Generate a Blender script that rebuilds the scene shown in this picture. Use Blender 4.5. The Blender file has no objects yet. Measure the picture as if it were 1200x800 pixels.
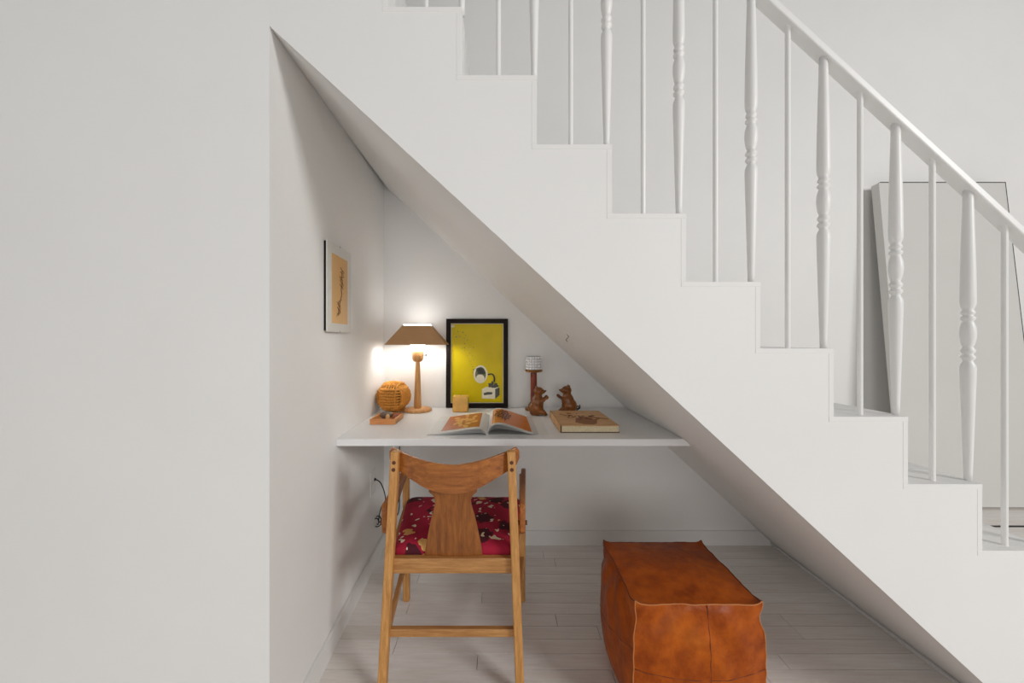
import bpy, bmesh, math, random
from mathutils import Vector, Matrix
random.seed(7)
scene = bpy.context.scene
C = scene.collection

# ------------------------------------------------------------------ camera
F = 435.2          # focal length in pixels of the 1200 px wide frame
VX, VY = 586.0, 398.0
U = 1 / 217.6      # one layout unit (a pixel at two metres) in metres
DB = 2.0           # distance of the niche's back wall
EYE = 240 * U
cd = bpy.data.cameras.new('camera')
cd.sensor_width = 36.0
cd.lens = 36.0 * F / 1200
cd.shift_x = (600 - VX) / 1200
cd.shift_y = -(400 - VY) / 1200
cd.clip_start = 0.02
cam = bpy.data.objects.new('camera', cd)
C.objects.link(cam)
cam.location = (0, 0, EYE)
cam.rotation_euler = (math.pi / 2, 0, 0)
scene.camera = cam

# ------------------------------------------------------------------ light
def lin(c):
    return tuple(((v / 255) / 12.92 if v / 255 <= .04045 else (((v / 255) + .055) / 1.055) ** 2.4) for v in c) + (1.0,)

w = bpy.data.worlds.new('overcast')
scene.world = w
w.use_nodes = True
w.node_tree.nodes['Background'].inputs[0].default_value = (1.0, 0.992, 0.978, 1)
w.node_tree.nodes['Background'].inputs[1].default_value = 0.10

ld = bpy.data.lights.new('window_light', 'AREA')
ld.shape = 'RECTANGLE'; ld.size = 2.3; ld.size_y = 2.0
ld.energy = 275
ld.color = (1.0, 0.992, 0.978)
lo = bpy.data.objects.new('window_light', ld)
C.objects.link(lo)
lo.location = (5.6, -3.6, 3.6)
lo.rotation_euler = (Vector((-0.35, 1.45, 0.45)) - lo.location).to_track_quat('-Z', 'Y').to_euler()

# fill light added far left behind the camera, lifting soffit and left wall
fd = bpy.data.lights.new('left_fill_light', 'AREA')
fd.shape = 'RECTANGLE'; fd.size = 1.4; fd.size_y = 1.4
fd.energy = 15
fd.color = (1.0, 0.992, 0.978)
fo = bpy.data.objects.new('left_fill_light', fd)
C.objects.link(fo)
fo.location = (-2.6, -2.8, 1.1)
fo.rotation_euler = (Vector((0.2, 1.3, 1.1)) - fo.location).to_track_quat('-Z', 'Y').to_euler()

# added frontal fill well behind the camera, brightening the inside of the niche
wd = bpy.data.lights.new('front_fill_light', 'AREA')
wd.shape = 'RECTANGLE'; wd.size = 2.6; wd.size_y = 1.4
wd.energy = 42
wd.color = (1.0, 0.992, 0.978)
wo = bpy.data.objects.new('front_fill_light', wd)
C.objects.link(wo)
wo.location = (0.2, -3.6, 1.3)
wo.rotation_euler = (Vector((-0.2, 1.4, 1.2)) - wo.location).to_track_quat('-Z', 'Y').to_euler()

vs = scene.view_settings
vs.view_transform = 'Standard'
vs.look = 'None'
vs.exposure = -0.05
vs.gamma = 1.0
vs.use_curve_mapping = False

# ------------------------------------------------------------------ helpers
ORG = {}

def pt(px, py, D):
    """pixel of the frame at relative depth D (1 = back wall) -> world"""
    return Vector(((px - VX) * D * U, D * DB, EYE - (py - VY) * D * U))

def W(xu, D, zu):
    """layout units -> world"""
    return Vector((xu * U, D * DB, EYE + zu * U))

def tag(o, label=None, cat=None, group=None, kind=None):
    if label: o['label'] = label
    if cat: o['category'] = cat
    if group: o['group'] = group
    if kind: o['kind'] = kind
    return o

def empty(name, loc, label, cat, group=None):
    o = bpy.data.objects.new(name, None)
    C.objects.link(o)
    o.location = loc
    o.empty_display_size = .05
    ORG[o.name] = Vector(loc)
    return tag(o, label, cat, group)

def link(name, bm, mat, parent=None, org=None, smooth=False, bevel=0, bseg=2, sub=0):
    bmesh.ops.recalc_face_normals(bm, faces=bm.faces[:])
    if parent is not None:
        org = ORG[parent.name]
    org = Vector(org) if org is not None else Vector((0, 0, 0))
    bmesh.ops.translate(bm, vec=-org, verts=bm.verts[:])
    me = bpy.data.meshes.new(name)
    bm.to_mesh(me); bm.free()
    if smooth:
        me.polygons.foreach_set('use_smooth', [True] * len(me.polygons))
    if mat is not None:
        me.materials.append(mat)
    o = bpy.data.objects.new(name, me)
    C.objects.link(o)
    if parent is not None:
        o.parent = parent
    else:
        o.location = org
    ORG[o.name] = org
    if bevel:
        m = o.modifiers.new('bevel', 'BEVEL')
        m.width = bevel; m.segments = bseg; m.limit_method = 'ANGLE'; m.angle_limit = .6
    if sub:
        m = o.modifiers.new('sub', 'SUBSURF'); m.levels = sub; m.render_levels = sub
    return o

def NB():
    return bmesh.new()

def hexa(bm, p):
    """8 points: bottom 4 (ccw) then top 4"""
    v = [bm.verts.new(q) for q in p]
    for f in ((0, 3, 2, 1), (4, 5, 6, 7), (0, 1, 5, 4), (1, 2, 6, 5), (2, 3, 7, 6), (3, 0, 4, 7)):
        bm.faces.new([v[i] for i in f])
    return bm

def box(bm, x0, x1, y0, y1, z0, z1):
    return hexa(bm, [(x0, y0, z0), (x1, y0, z0), (x1, y1, z0), (x0, y1, z0),
                     (x0, y0, z1), (x1, y0, z1), (x1, y1, z1), (x0, y1, z1)])

def prism_y(bm, poly, y0, y1):
    a = [bm.verts.new((x, y0, z)) for x, z in poly]
    b = [bm.verts.new((x, y1, z)) for x, z in poly]
    bm.faces.new(a); bm.faces.new(b[::-1])
    n = len(poly)
    for i in range(n):
        j = (i + 1) % n
        bm.faces.new((a[i], b[i], b[j], a[j]))
    return bm

def prism(bm, poly, d):
    """closed 3d polygon extruded along vector d"""
    d = Vector(d)
    a = [bm.verts.new(p) for p in poly]
    b = [bm.verts.new(Vector(p) + d) for p in poly]
    bm.faces.new(a); bm.faces.new(b[::-1])
    n = len(poly)
    for i in range(n):
        j = (i + 1) % n
        bm.faces.new((a[i], b[i], b[j], a[j]))
    return bm

def lathe(bm, c, prof, seg=24, cap=True):
    """prof: list of (r, z) from the bottom up, around the vertical through c"""
    rings = []
    for r, z in prof:
        rings.append([bm.verts.new((c[0] + r * math.cos(2 * math.pi * k / seg), c[1] + r * math.sin(2 * math.pi * k / seg), c[2] + z)) for k in range(seg)])
    for a, b in zip(rings, rings[1:]):
        for k in range(seg):
            j = (k + 1) % seg
            bm.faces.new((a[k], a[j], b[j], b[k]))
    if cap:
        bm.faces.new(rings[0][::-1]); bm.faces.new(rings[-1])
    return bm

def smoothpath(pts, n=8):
    P = [Vector(p) for p in pts]
    out = []
    for i in range(len(P) - 1):
        p0 = P[max(i - 1, 0)]; p1 = P[i]; p2 = P[i + 1]; p3 = P[min(i + 2, len(P) - 1)]
        for k in range(n):
            t = k / n
            out.append(.5 * ((2 * p1) + (-p0 + p2) * t + (2 * p0 - 5 * p1 + 4 * p2 - p3) * t * t + (-p0 + 3 * p1 - 3 * p2 + p3) * t ** 3))
    out.append(P[-1])
    return out

def tube(bm, pts, r, seg=8, closed=False):
    P = [Vector(p) for p in pts]
    n = len(P)
    rad = r if callable(r) else (lambda i: r)
    nrm = None
    rings = []
    for i in range(n):
        if closed:
            t = (P[(i + 1) % n] - P[i - 1]).normalized()
        else:
            t = (P[min(i + 1, n - 1)] - P[max(i - 1, 0)]).normalized()
        if nrm is None:
            up = Vector((0, 0, 1)) if abs(t.z) < .9 else Vector((1, 0, 0))
            nrm = (up - t * up.dot(t)).normalized()
        else:
            nrm = (nrm - t * nrm.dot(t)).normalized()
        b = t.cross(nrm)
        rr = rad(i)
        rings.append([bm.verts.new(P[i] + rr * (math.cos(2 * math.pi * k / seg) * nrm + math.sin(2 * math.pi * k / seg) * b)) for k in range(seg)])
    m = n if closed else n - 1
    for i in range(m):
        a = rings[i]; b = rings[(i + 1) % n]
        for k in range(seg):
            j = (k + 1) % seg
            bm.faces.new((a[k], a[j], b[j], b[k]))
    if not closed:
        bm.faces.new(rings[0][::-1]); bm.faces.new(rings[-1])
    return bm

def ellipsoid(bm, c, r, rot=None, seg=16, rings=10):
    M = Matrix.Translation(Vector(c)) @ (rot.to_4x4() if rot else Matrix.Identity(4)) @ Matrix.Diagonal((r[0], r[1], r[2], 1))
    bmesh.ops.create_uvsphere(bm, u_segments=seg, v_segments=rings, radius=1, matrix=M)
    return bm

def bar(bm, a, b, wx, wy):
    """square bar from a to b, cross-section wx (x) by wy (y)"""
    a = Vector(a); b = Vector(b)
    q = [(-1, -1), (1, -1), (1, 1), (-1, 1)]
    return hexa(bm, [a + Vector((s * wx / 2, t * wy / 2, 0)) for s, t in q] + [b + Vector((s * wx / 2, t * wy / 2, 0)) for s, t in q])

# ------------------------------------------------------------------ materials
def new_mat(name):
    m = bpy.data.materials.new(name)
    m.use_nodes = True
    return m, m.node_tree, m.node_tree.nodes['Principled BSDF']

def nd(nt, t, **kw):
    n = nt.nodes.new(t)
    for k, v in kw.items():
        setattr(n, k, v)
    return n

def ramp(nt, fac, stops):
    r = nd(nt, 'ShaderNodeValToRGB')
    e = r.color_ramp.elements
    e[0].position, e[0].color = stops[0][0], stops[0][1]
    e[1].position, e[1].color = stops[-1][0], stops[-1][1]
    for p, c in stops[1:-1]:
        x = e.new(p); x.color = c
    nt.links.new(fac, r.inputs[0])
    return r.outputs[0]

def noise(nt, vec, scale, detail=3, rough=.5, dist=0):
    n = nd(nt, 'ShaderNodeTexNoise')
    n.inputs['Scale'].default_value = scale
    n.inputs['Detail'].default_value = detail
    n.inputs['Roughness'].default_value = rough
    n.inputs['Distortion'].default_value = dist
    if vec is not None:
        nt.links.new(vec, n.inputs['Vector'])
    return n.outputs['Fac']

def coords(nt, scale=(1, 1, 1), rot=(0, 0, 0), kind='Object'):
    t = nd(nt, 'ShaderNodeTexCoord')
    m = nd(nt, 'ShaderNodeMapping')
    m.inputs['Scale'].default_value = scale
    m.inputs['Rotation'].default_value = rot
    nt.links.new(t.outputs[kind], m.inputs['Vector'])
    return m.outputs[0]

def mixc(nt, fac, a, b, mode='MIX'):
    n = nd(nt, 'ShaderNodeMix', data_type='RGBA', blend_type=mode)
    for s, v in ((0, fac), (6, a), (7, b)):
        if isinstance(v, (int, float)):
            n.inputs[s].default_value = v
        elif isinstance(v, tuple):
            n.inputs[s].default_value = v
        else:
            nt.links.new(v, n.inputs[s])
    return n.outputs[2]

def math_n(nt, op, a, b=0.0):
    n = nd(nt, 'ShaderNodeMath', operation=op)
    for i, v in enumerate((a, b)):
        if isinstance(v, (int, float)):
            n.inputs[i].default_value = v
        else:
            nt.links.new(v, n.inputs[i])
    return n.outputs[0]

def bump(nt, bsdf, h, strength=.1, dist=.01):
    b = nd(nt, 'ShaderNodeBump')
    b.inputs['Strength'].default_value = strength
    b.inputs['Distance'].default_value = dist
    nt.links.new(h, b.inputs['Height'])
    nt.links.new(b.outputs[0], bsdf.inputs['Normal'])

def plain(name, rgb, rough=.5, metal=0, spec=.5, var=.06, scale=40):
    m, nt, b = new_mat(name)
    c = lin(rgb)
    lo_ = tuple(v * (1 - var) for v in c[:3]) + (1,)
    hi_ = tuple(min(1, v * (1 + var)) for v in c[:3]) + (1,)
    col = ramp(nt, noise(nt, coords(nt), scale), [(.3, lo_), (.7, hi_)])
    nt.links.new(col, b.inputs['Base Color'])
    b.inputs['Roughness'].default_value = rough
    b.inputs['Metallic'].default_value = metal
    b.inputs['Specular IOR Level'].default_value = spec
    return m

def paint(name, rgb, rough=.55, bs=.06):
    m, nt, b = new_mat(name)
    c = lin(rgb)
    v = coords(nt)
    col = ramp(nt, noise(nt, v, 1.6, 4, .6), [(.25, tuple(x * .97 for x in c[:3]) + (1,)), (.75, tuple(min(1, x * 1.02) for x in c[:3]) + (1,))])
    nt.links.new(col, b.inputs['Base Color'])
    b.inputs['Roughness'].default_value = rough
    b.inputs['Specular IOR Level'].default_value = .3
    h = math_n(nt, 'ADD', noise(nt, v, 60, 3), noise(nt, v, 9, 2))
    bump(nt, b, h, bs, .004)
    return m

def wood(name, dark, light, axis='Z', rough=.42, scale=9, stretch=14):
    """grain running along one object axis"""
    m, nt, b = new_mat(name)
    s = {'X': (1, stretch, stretch), 'Y': (stretch, 1, stretch), 'Z': (stretch, stretch, 1)}[axis]
    v = coords(nt, s)
    n1 = noise(nt, v, scale, 5, .6, .6)
    n2 = noise(nt, v, scale * 5, 3, .6)
    f = math_n(nt, 'ADD', math_n(nt, 'MULTIPLY', n1, .75), math_n(nt, 'MULTIPLY', n2, .25))
    col = ramp(nt, f, [(.34, lin(dark)), (.52, tuple((a + c) / 2 for a, c in zip(lin(dark), lin(light)))), (.66, lin(light))])
    nt.links.new(col, b.inputs['Base Color'])
    b.inputs['Roughness'].default_value = rough
    bump(nt, b, n2, .08, .002)
    return m

M = {}
M['wall'] = paint('white wall paint', (246, 245, 243))
M['stair'] = paint('white stair paint', (246, 245, 243), .5)
M['trim'] = paint('white trim paint', (240, 239, 237), .4, .03)
M['rail'] = paint('white railing gloss', (246, 245, 243), .35, .04)
M['desk'] = paint('white desk laminate', (240, 240, 240), .28, .01)
M['board'] = paint('white panel paint', (222, 220, 216), .6, .03)
M['gap'] = plain('dark gap', (52, 49, 45), .8)
M['subfloor'] = plain('dark subfloor', (92, 86, 80), .9)
M['black'] = plain('black rubber', (18, 17, 17), .45)
M['oak'] = wood('golden oak', (178, 120, 58), (222, 166, 98), 'Z')
M['oak_x'] = wood('golden oak rail', (160, 106, 54), (206, 152, 92), 'X')
M['oak_y'] = wood('golden oak side', (166, 108, 52), (212, 154, 90), 'Y')
M['teak'] = wood('teak veneer', (118, 66, 26), (170, 104, 46), 'Z', .36, 7, 10)
M['teak_x'] = wood('teak crest', (130, 72, 28), (188, 116, 52), 'X', .34, 6, 10)
M['teak_y'] = wood('teak arm', (140, 78, 28), (190, 118, 50), 'Y', .38, 7, 10)
M['teak_dark'] = plain('dark wood plug', (92, 48, 20), .5)
M['lampwood'] = wood('honey lamp wood', (190, 132, 74), (224, 172, 108), 'Z', .4, 8, 10)

def plank_mat():
    m, nt, b = new_mat('whitewashed plank')
    v = coords(nt, (1.2, 16, 1))
    oi = nd(nt, 'ShaderNodeObjectInfo')
    g = noise(nt, v, 5, 5, .65, .3)
    base = ramp(nt, oi.outputs['Random'], [(0, lin((242, 237, 232))), (.5, lin((247, 242, 238))), (1, lin((251, 247, 244)))])
    gr = ramp(nt, g, [(.3, lin((238, 235, 231))), (.7, lin((255, 255, 255)))])
    col = mixc(nt, 1.0, base, gr, 'MULTIPLY')
    nt.links.new(col, b.inputs['Base Color'])
    b.inputs['Roughness'].default_value = .5
    bump(nt, b, g, .08, .002)
    return m
M['plank'] = plank_mat()

def leather_mat():
    m, nt, b = new_mat('tan leather')
    v = coords(nt)
    n1 = noise(nt, v, 7, 5, .62, .5)
    n2 = noise(nt, v, 30, 5, .6)
    col = ramp(nt, n1, [(.25, lin((116, 44, 2))), (.45, lin((160, 70, 6))), (.6, lin((186, 90, 12))), (.8, lin((208, 116, 34)))])
    col = mixc(nt, .35, col, ramp(nt, n2, [(.35, lin((118, 46, 3))), (.65, lin((196, 98, 20)))]))
    nt.links.new(col, b.inputs['Base Color'])
    nt.links.new(ramp(nt, n1, [(.3, (.34, .34, .34, 1)), (.7, (.5, .5, .5, 1))]), b.inputs['Roughness'])
    b.inputs['Specular IOR Level'].default_value = .22
    h = math_n(nt, 'ADD', noise(nt, v, 9, 4, .6, 1.2), math_n(nt, 'MULTIPLY', noise(nt, v, 180, 2), .12))
    bump(nt, b, h, .35, .012)
    return m
M['leather'] = leather_mat()
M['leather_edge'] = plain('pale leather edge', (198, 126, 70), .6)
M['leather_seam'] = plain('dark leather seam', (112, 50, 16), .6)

def fabric_mat():
    m, nt, b = new_mat('crimson floral cotton')
    tc = nd(nt, 'ShaderNodeTexCoord')
    mp = nd(nt, 'ShaderNodeMapping')
    nt.links.new(tc.outputs['Object'], mp.inputs['Vector'])
    # bend the coordinates so that blossoms get lobed outlines
    nz = nd(nt, 'ShaderNodeTexNoise'); nz.inputs['Scale'].default_value = 34; nz.inputs['Detail'].default_value = 1
    nt.links.new(mp.outputs[0], nz.inputs['Vector'])
    sub = nd(nt, 'ShaderNodeVectorMath', operation='SUBTRACT'); sub.inputs[1].default_value = (.5, .5, .5)
    nt.links.new(nz.outputs['Color'], sub.inputs[0])
    scl = nd(nt, 'ShaderNodeVectorMath', operation='SCALE'); scl.inputs['Scale'].default_value = .045
    nt.links.new(sub.outputs[0], scl.inputs[0])
    add = nd(nt, 'ShaderNodeVectorMath', operation='ADD')
    nt.links.new(mp.outputs[0], add.inputs[0]); nt.links.new(scl.outputs[0], add.inputs[1])
    flat = nd(nt, 'ShaderNodeVectorMath', operation='MULTIPLY'); flat.inputs[1].default_value = (1, 1, .6)
    nt.links.new(add.outputs[0], flat.inputs[0])

    def spots(scale, off, pick, rad):
        o = nd(nt, 'ShaderNodeVectorMath', operation='ADD'); o.inputs[1].default_value = (off, off * 1.7, 0)
        nt.links.new(flat.outputs[0], o.inputs[0])
        v = nd(nt, 'ShaderNodeTexVoronoi'); v.inputs['Scale'].default_value = scale
        nt.links.new(o.outputs[0], v.inputs['Vector'])
        s = nd(nt, 'ShaderNodeSeparateColor'); nt.links.new(v.outputs['Color'], s.inputs[0])
        return math_n(nt, 'MULTIPLY', math_n(nt, 'LESS_THAN', v.outputs['Distance'], rad), math_n(nt, 'GREATER_THAN', s.outputs[0], pick))
    col = ramp(nt, noise(nt, mp.outputs[0], 14, 2), [(.35, lin((158, 8, 46))), (.65, lin((176, 14, 56)))])
    col = mixc(nt, spots(10, 3.1, .30, .36), col, lin((78, 8, 28)))
    col = mixc(nt, spots(15, 7.7, .50, .33), col, lin((232, 214, 176)))
    col = mixc(nt, spots(13, 12.3, .66, .26), col, lin((226, 172, 100)))
    col = mixc(nt, spots(44, 1.9, .62, .28), col, lin((236, 222, 196)))
    nt.links.new(col, b.inputs['Base Color'])
    b.inputs['Roughness'].default_value = .85
    bump(nt, b, noise(nt, mp.outputs[0], 700, 1), .1, .001)
    return m
M['fabric'] = fabric_mat()

# ------------------------------------------------------------------ the setting
def wall_x(D):                       # plan line of the niche's left wall, in units
    return -136 + 17 * (1 - D)

DF = .47                             # the front plane of the stair wall
YF = DF * DB
SL = .9203                           # slope of the stair
def soffit_x(zu):
    return 321.5 - (zu + 240) / SL

HT = 4.3
# floor: dark subfloor and single boards
floor = link('floor', box(NB(), -4.2, 6.0, -2.2, 2.75, -.06, -.014), M['subfloor'])
tag(floor, kind='structure')
# boards outside the photographed area are only a striped finish
def far_floor():
    m, nt, b = new_mat('whitewashed boards')
    br = nd(nt, 'ShaderNodeTexBrick')
    br.inputs['Scale'].default_value = 1.0
    br.inputs['Brick Width'].default_value = .95
    br.inputs['Row Height'].default_value = .0632
    br.inputs['Mortar Size'].default_value = .0007
    br.inputs['Color1'].default_value = lin((240, 235, 230)); br.inputs['Color2'].default_value = lin((232, 226, 220))
    br.inputs['Mortar'].default_value = lin((92, 86, 80))
    nt.links.new(coords(nt), br.inputs['Vector'])
    nt.links.new(br.outputs[0], b.inputs['Base Color'])
    b.inputs['Roughness'].default_value = .5
    return m
bm = NB()
yq = 2.0 - 27 * .0632
box(bm, -4.2, 6.0, -2.2, yq, -.014, 0)
box(bm, -4.2, -1.4, yq, .94, -.014, 0)
box(bm, 2.0, 6.0, yq, .9256, -.014, 0)
box(bm, -1.4, -.63, .9256, .94, -.014, 0)
box(bm, 1.506, 6.0, .9256, 2.0599, -.014, 0)
box(bm, 3.951, 6.0, 2.0599, 2.72, -.014, 0)
link('far_boards', bm, far_floor(), floor)
plank_cache = {}
def plank(x0, x1, y0, y1):
    L = round(x1 - x0, 3); Wd = round(y1 - y0, 4)
    if (L, Wd) not in plank_cache:
        bm = NB()
        g = .0009
        box(bm, g, L - g, g, Wd - g, 0, .014)
        bmesh.ops.recalc_face_normals(bm, faces=bm.faces[:])
        me = bpy.data.meshes.new('plank'); bm.to_mesh(me); bm.free()
        me.materials.append(M['plank'])
        plank_cache[(L, Wd)] = me
    o = bpy.data.objects.new('plank', plank_cache[(L, Wd)])
    C.objects.link(o); o.parent = floor
    o.location = (x0, y0, -.014 + random.uniform(-.0003, .0003))
PW = .0632
def rows(y0, n, xa, xb, lens):
    for r in range(n):
        y = y0 + r * PW
        x = xa
        first = random.choice([.25, .4, .55, .7, .85])
        L = first
        while x < xb - .02:
            e = min(x + L, xb)
            if xb - e < .12: e = xb
            plank(round(x, 3), round(e, 3), y, y + PW)
            x = e
            L = random.choice(lens)
Y0 = 2.0 - 17 * PW
rows(Y0, 17, -.628, 1.505, [.5, .75, .9, 1.05])
rows(Y0 - 10 * PW, 10, -1.4, 2.0, [1.2, .9])
rows(2.06, 2, .9, 3.95, [.9, 1.2])
rows(2.06 + 2 * PW + .026, 8, .9, 3.95, [.9, 1.2])
yt = 2.06 + 2 * PW
tag(link('trim_1', box(NB(), .9, 3.95, yt + .001, yt + .0245, -.014, -.002), M['gap']), kind='structure')

# wall left of the niche: its front face and the niche's side face
bm = NB()
hexa(bm, [Vector((-4.2, YF, 0)), Vector((wall_x(DF) * U, YF, 0)), Vector((wall_x(1) * U, 2.0, 0)), Vector((-4.2, 2.0, 0)),
          Vector((-4.2, YF, HT)), Vector((wall_x(DF) * U, YF, HT)), Vector((wall_x(1) * U, 2.0, HT)), Vector((-4.2, 2.0, HT))])
tag(link('wall_left', bm, M['wall']), kind='structure')

# steps: (riser x px, tread y px) read along the front plane
RX = [280, 367, 454, 541, 629, 717, 804, 891, 977, 1064, 1151, 1238, 1325, 1412]
RY = [-232, -152, -72, 8, 88, 169, 250, 330, 408, 488, 567, 645, 725, 804]   # level left of each riser
def fx(px): return (px - VX) * DF * U
def fz(py): return EYE - (py - VY) * DF * U
TT = .013
left_end = wall_x(DF) * U
# outline of the stair body in the front plane, steps lowered by the tread and riser thickness
step_pts = []
prev = left_end
for x, y in zip(RX, RY):
    if fx(x) <= left_end: continue
    step_pts.append((prev, fz(y) - TT))
    step_pts.append((fx(x) - TT, fz(y) - TT))
    prev = fx(x) - TT
zlast = 0.0
sof = lambda z: soffit_x((z - EYE) / U) * U
apex = EYE + ((321.5 - wall_x(DF)) * SL - 240) * U
outline = [(left_end, apex)] + step_pts + [(prev, 0.0), (sof(0), 0.0)]
stairs = empty('staircase', (1.0, YF, 0), 'white painted staircase with a closed stepped side above the desk niche', 'staircase')
link('stringer', prism_y(NB(), outline, YF, YF + .04), M['stair'], stairs)
# sloping underside
bm = NB()
top = [(left_end - .02, apex + .02 * SL), (sof(0), 0.0), (sof(0) + .07, 0.0), (left_end - .02, apex + .02 * SL + .07 * SL)]
prism_y(bm, top, YF + .04, 2.0)
link('soffit', bm, M['stair'], stairs)
prev = RX[0] - 87
for i, (x, y) in enumerate(zip(RX, RY)):
    xl = fx(prev); xr = fx(x)
    prev = x
    if xr <= left_end + .05: continue
    xl = max(xl - TT, left_end + .001)
    link('tread', box(NB(), xl, xr + .0006, YF - .0008, 2.05, fz(y) - TT, fz(y)), M['stair'], stairs, bevel=.0008, bseg=1)
    zb = fz(RY[i + 1]) if i + 1 < len(RY) else 0.0
    link('riser', box(NB(), xr - TT, xr, YF - .0006, 2.05, zb, fz(y) - TT), M['stair'], stairs, bevel=.0006, bseg=1)

# niche back wall, closing the stair at its far side
bo = [(wall_x(1) * U - .02, 0.0)] + [(wall_x(1) * U - .02, step_pts[0][1])] + step_pts + [(step_pts[-1][0], 0.0)]
tag(link('wall_back', prism_y(NB(), bo, 2.0, 2.05), M['wall']), kind='structure')
YR = 1.345 * DB
tag(link('wall_rear', box(NB(), -4.2, 6.0, YR, YR + .08, 0, HT), M['wall']), kind='structure')

# baseboards
bh = .078
bx = lambda D: wall_x(D) * U
bm = NB()
t = .011
y0_, y1_ = YF + .002, 1.999
hexa(bm, [(bx(y0_ / 2), y0_, 0), (bx(y0_ / 2) + t, y0_, 0), (bx(y1_ / 2) + t, y1_, 0), (bx(y1_ / 2), y1_, 0),
          (bx(y0_ / 2), y0_, bh), (bx(y0_ / 2) + t, y0_, bh), (bx(y1_ / 2) + t, y1_, bh), (bx(y1_ / 2), y1_, bh)])
tag(link('baseboard_left', bm, M['trim'], bevel=.002), kind='structure')
bm = NB()
xb0 = bx(1) + t
poly = [(xb0, 0), (sof(0) - .001, 0), (sof(bh) - .001, bh), (xb0, bh)]
prism_y(bm, poly, 2.0 - t, 2.0)
tag(link('baseboard_back', bm, M['trim'], bevel=.002), kind='structure')
bm = NB()
poly = [(sof(0) - .024, 0), (sof(0) - .001, 0), (sof(.02) - .001, .02), (sof(.02) - .014, .02)]
prism_y(bm, poly, YF + .002, 2.0 - t)
tag(link('trim_2', bm, M['trim'], bevel=.0015), kind='structure')
tag(link('baseboard_rear', box(NB(), 1.0, 6.0, YR - .012, YR, 0, bh), M['trim'], bevel=.002), kind='structure')

# ------------------------------------------------------------------ railing
rail = empty('stair_railing', (0.9, .4827 * DB, fz(408)), 'white stair railing with turned balusters and thin rods', 'railing')
def rail_z(xu): return 176.7 - SL * (xu - 162.7)
ra, rb = -140, 420
r0 = W(ra, .4744, rail_z(ra)); r1 = W(rb, .4744, rail_z(rb))
bm = NB()
wv = Vector((0, .034, 0)); tv = Vector((0, 0, .024))
hexa(bm, [r0, r1, r1 + wv, r0 + wv, r0 + tv, r1 + tv, r1 + wv + tv, r0 + wv + tv])
link('handrail', bm, M['rail'], rail, bevel=.003)
BD = .4827
def level_at(xu):
    x = xu * U
    for rx, ry in zip(RX, RY):
        if x < fx(rx): return fz(ry)
    return 0.0
for k in range(-7, 5):
    xu = 162.7 + 40.9 * k
    if xu * U < left_end + .03: continue
    zb = level_at(xu); zt = EYE + rail_z(xu) * U + .006
    c = W(xu, BD, 0); c.z = zb
    link('rod', lathe(NB(), c, [(.0062, 0), (.0062, zt - zb)], 12), M['rail'], rail, smooth=False)
for k in range(-7, 5):
    xu = 182.9 + 40.9 * k
    if xu * U < left_end + .03: continue
    zb = level_at(xu); zt = EYE + rail_z(xu) * U + .008
    c = W(xu, BD, 0); c.z = zb
    H = zt - zb
    s = BD * U
    pr = [(3.3, 0), (3.6, 12), (4.6, 50), (5.7, 95), (6.4, 122), (6.5, 131), (6.0, 135), (4.2, 139), (3.9, 140.5), (6.0, 143), (6.1, 145), (4.4, 147),
          (4.0, 148.3), (5.9, 150.5), (6.0, 152.5), (4.5, 155), (4.1, 156.3), (5.4, 160), (6.5, 167), (6.7, 172), (6.3, 179), (4.9, 184.5), (4.2, 186.3),
          (6.0, 188.5), (6.1, 190.5), (4.4, 192.3), (4.0, 193.5), (5.9, 195.5), (5.5, 197.5), (4.3, 199.5), (5.6, 203), (6.4, 207), (6.5, 215), (6.1, 250), (5.2, 290), (4.4, 325)]
    pr = [(r * s, z * s) for r, z in pr] + [(4.2 * s, H)]
    link('turned_baluster', lathe(NB(), c, pr, 20), M['rail'], rail, smooth=True)

# ------------------------------------------------------------------ panel leaning behind the stairs
xl, xr = 577 * U, 769.6 * U
yb, yt_ = 1.208 * DB, 1.30 * DB
zt = EYE + 236.6 * U
d = Vector((0, yt_ - yb, zt)).normalized()
nrm_b = Vector((0, d.z, -d.y))         # towards the wall
L = (Vector((0, yt_, zt)) - Vector((0, yb, 0))).length
def bp(x, s, tt): return Vector((x, yb, .012)) + d * s + nrm_b * tt
panel = empty('leaning_panel', (.5 * (xl + xr), yb, 0), 'tall white panel leaning against the wall behind the stairs', 'panel')
bm = NB()
hexa(bm, [bp(xl, 0, 0), bp(xr, 0, 0), bp(xr, 0, .055), bp(xl, 0, .055), bp(xl, L, 0), bp(xr, L, 0), bp(xr, L, .055), bp(xl, L, .055)])
link('face', bm, M['board'], panel, bevel=.002)
e = .006
bm = NB()
hexa(bm, [bp(xl + .012, L, .001), bp(xr + e, L, .001), bp(xr + e, L, .02), bp(xl + .012, L, .02), bp(xl + .012, L + e, .001), bp(xr + e, L + e, .001), bp(xr + e, L + e, .02), bp(xl + .012, L + e, .02)])
hexa(bm, [bp(xr, 0, .001), bp(xr + e, 0, .001), bp(xr + e, 0, .02), bp(xr, 0, .02), bp(xr, L, .001), bp(xr + e, L, .001), bp(xr + e, L, .02), bp(xr, L, .02)])
link('edge_strip', bm, M['gap'], panel)

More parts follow.
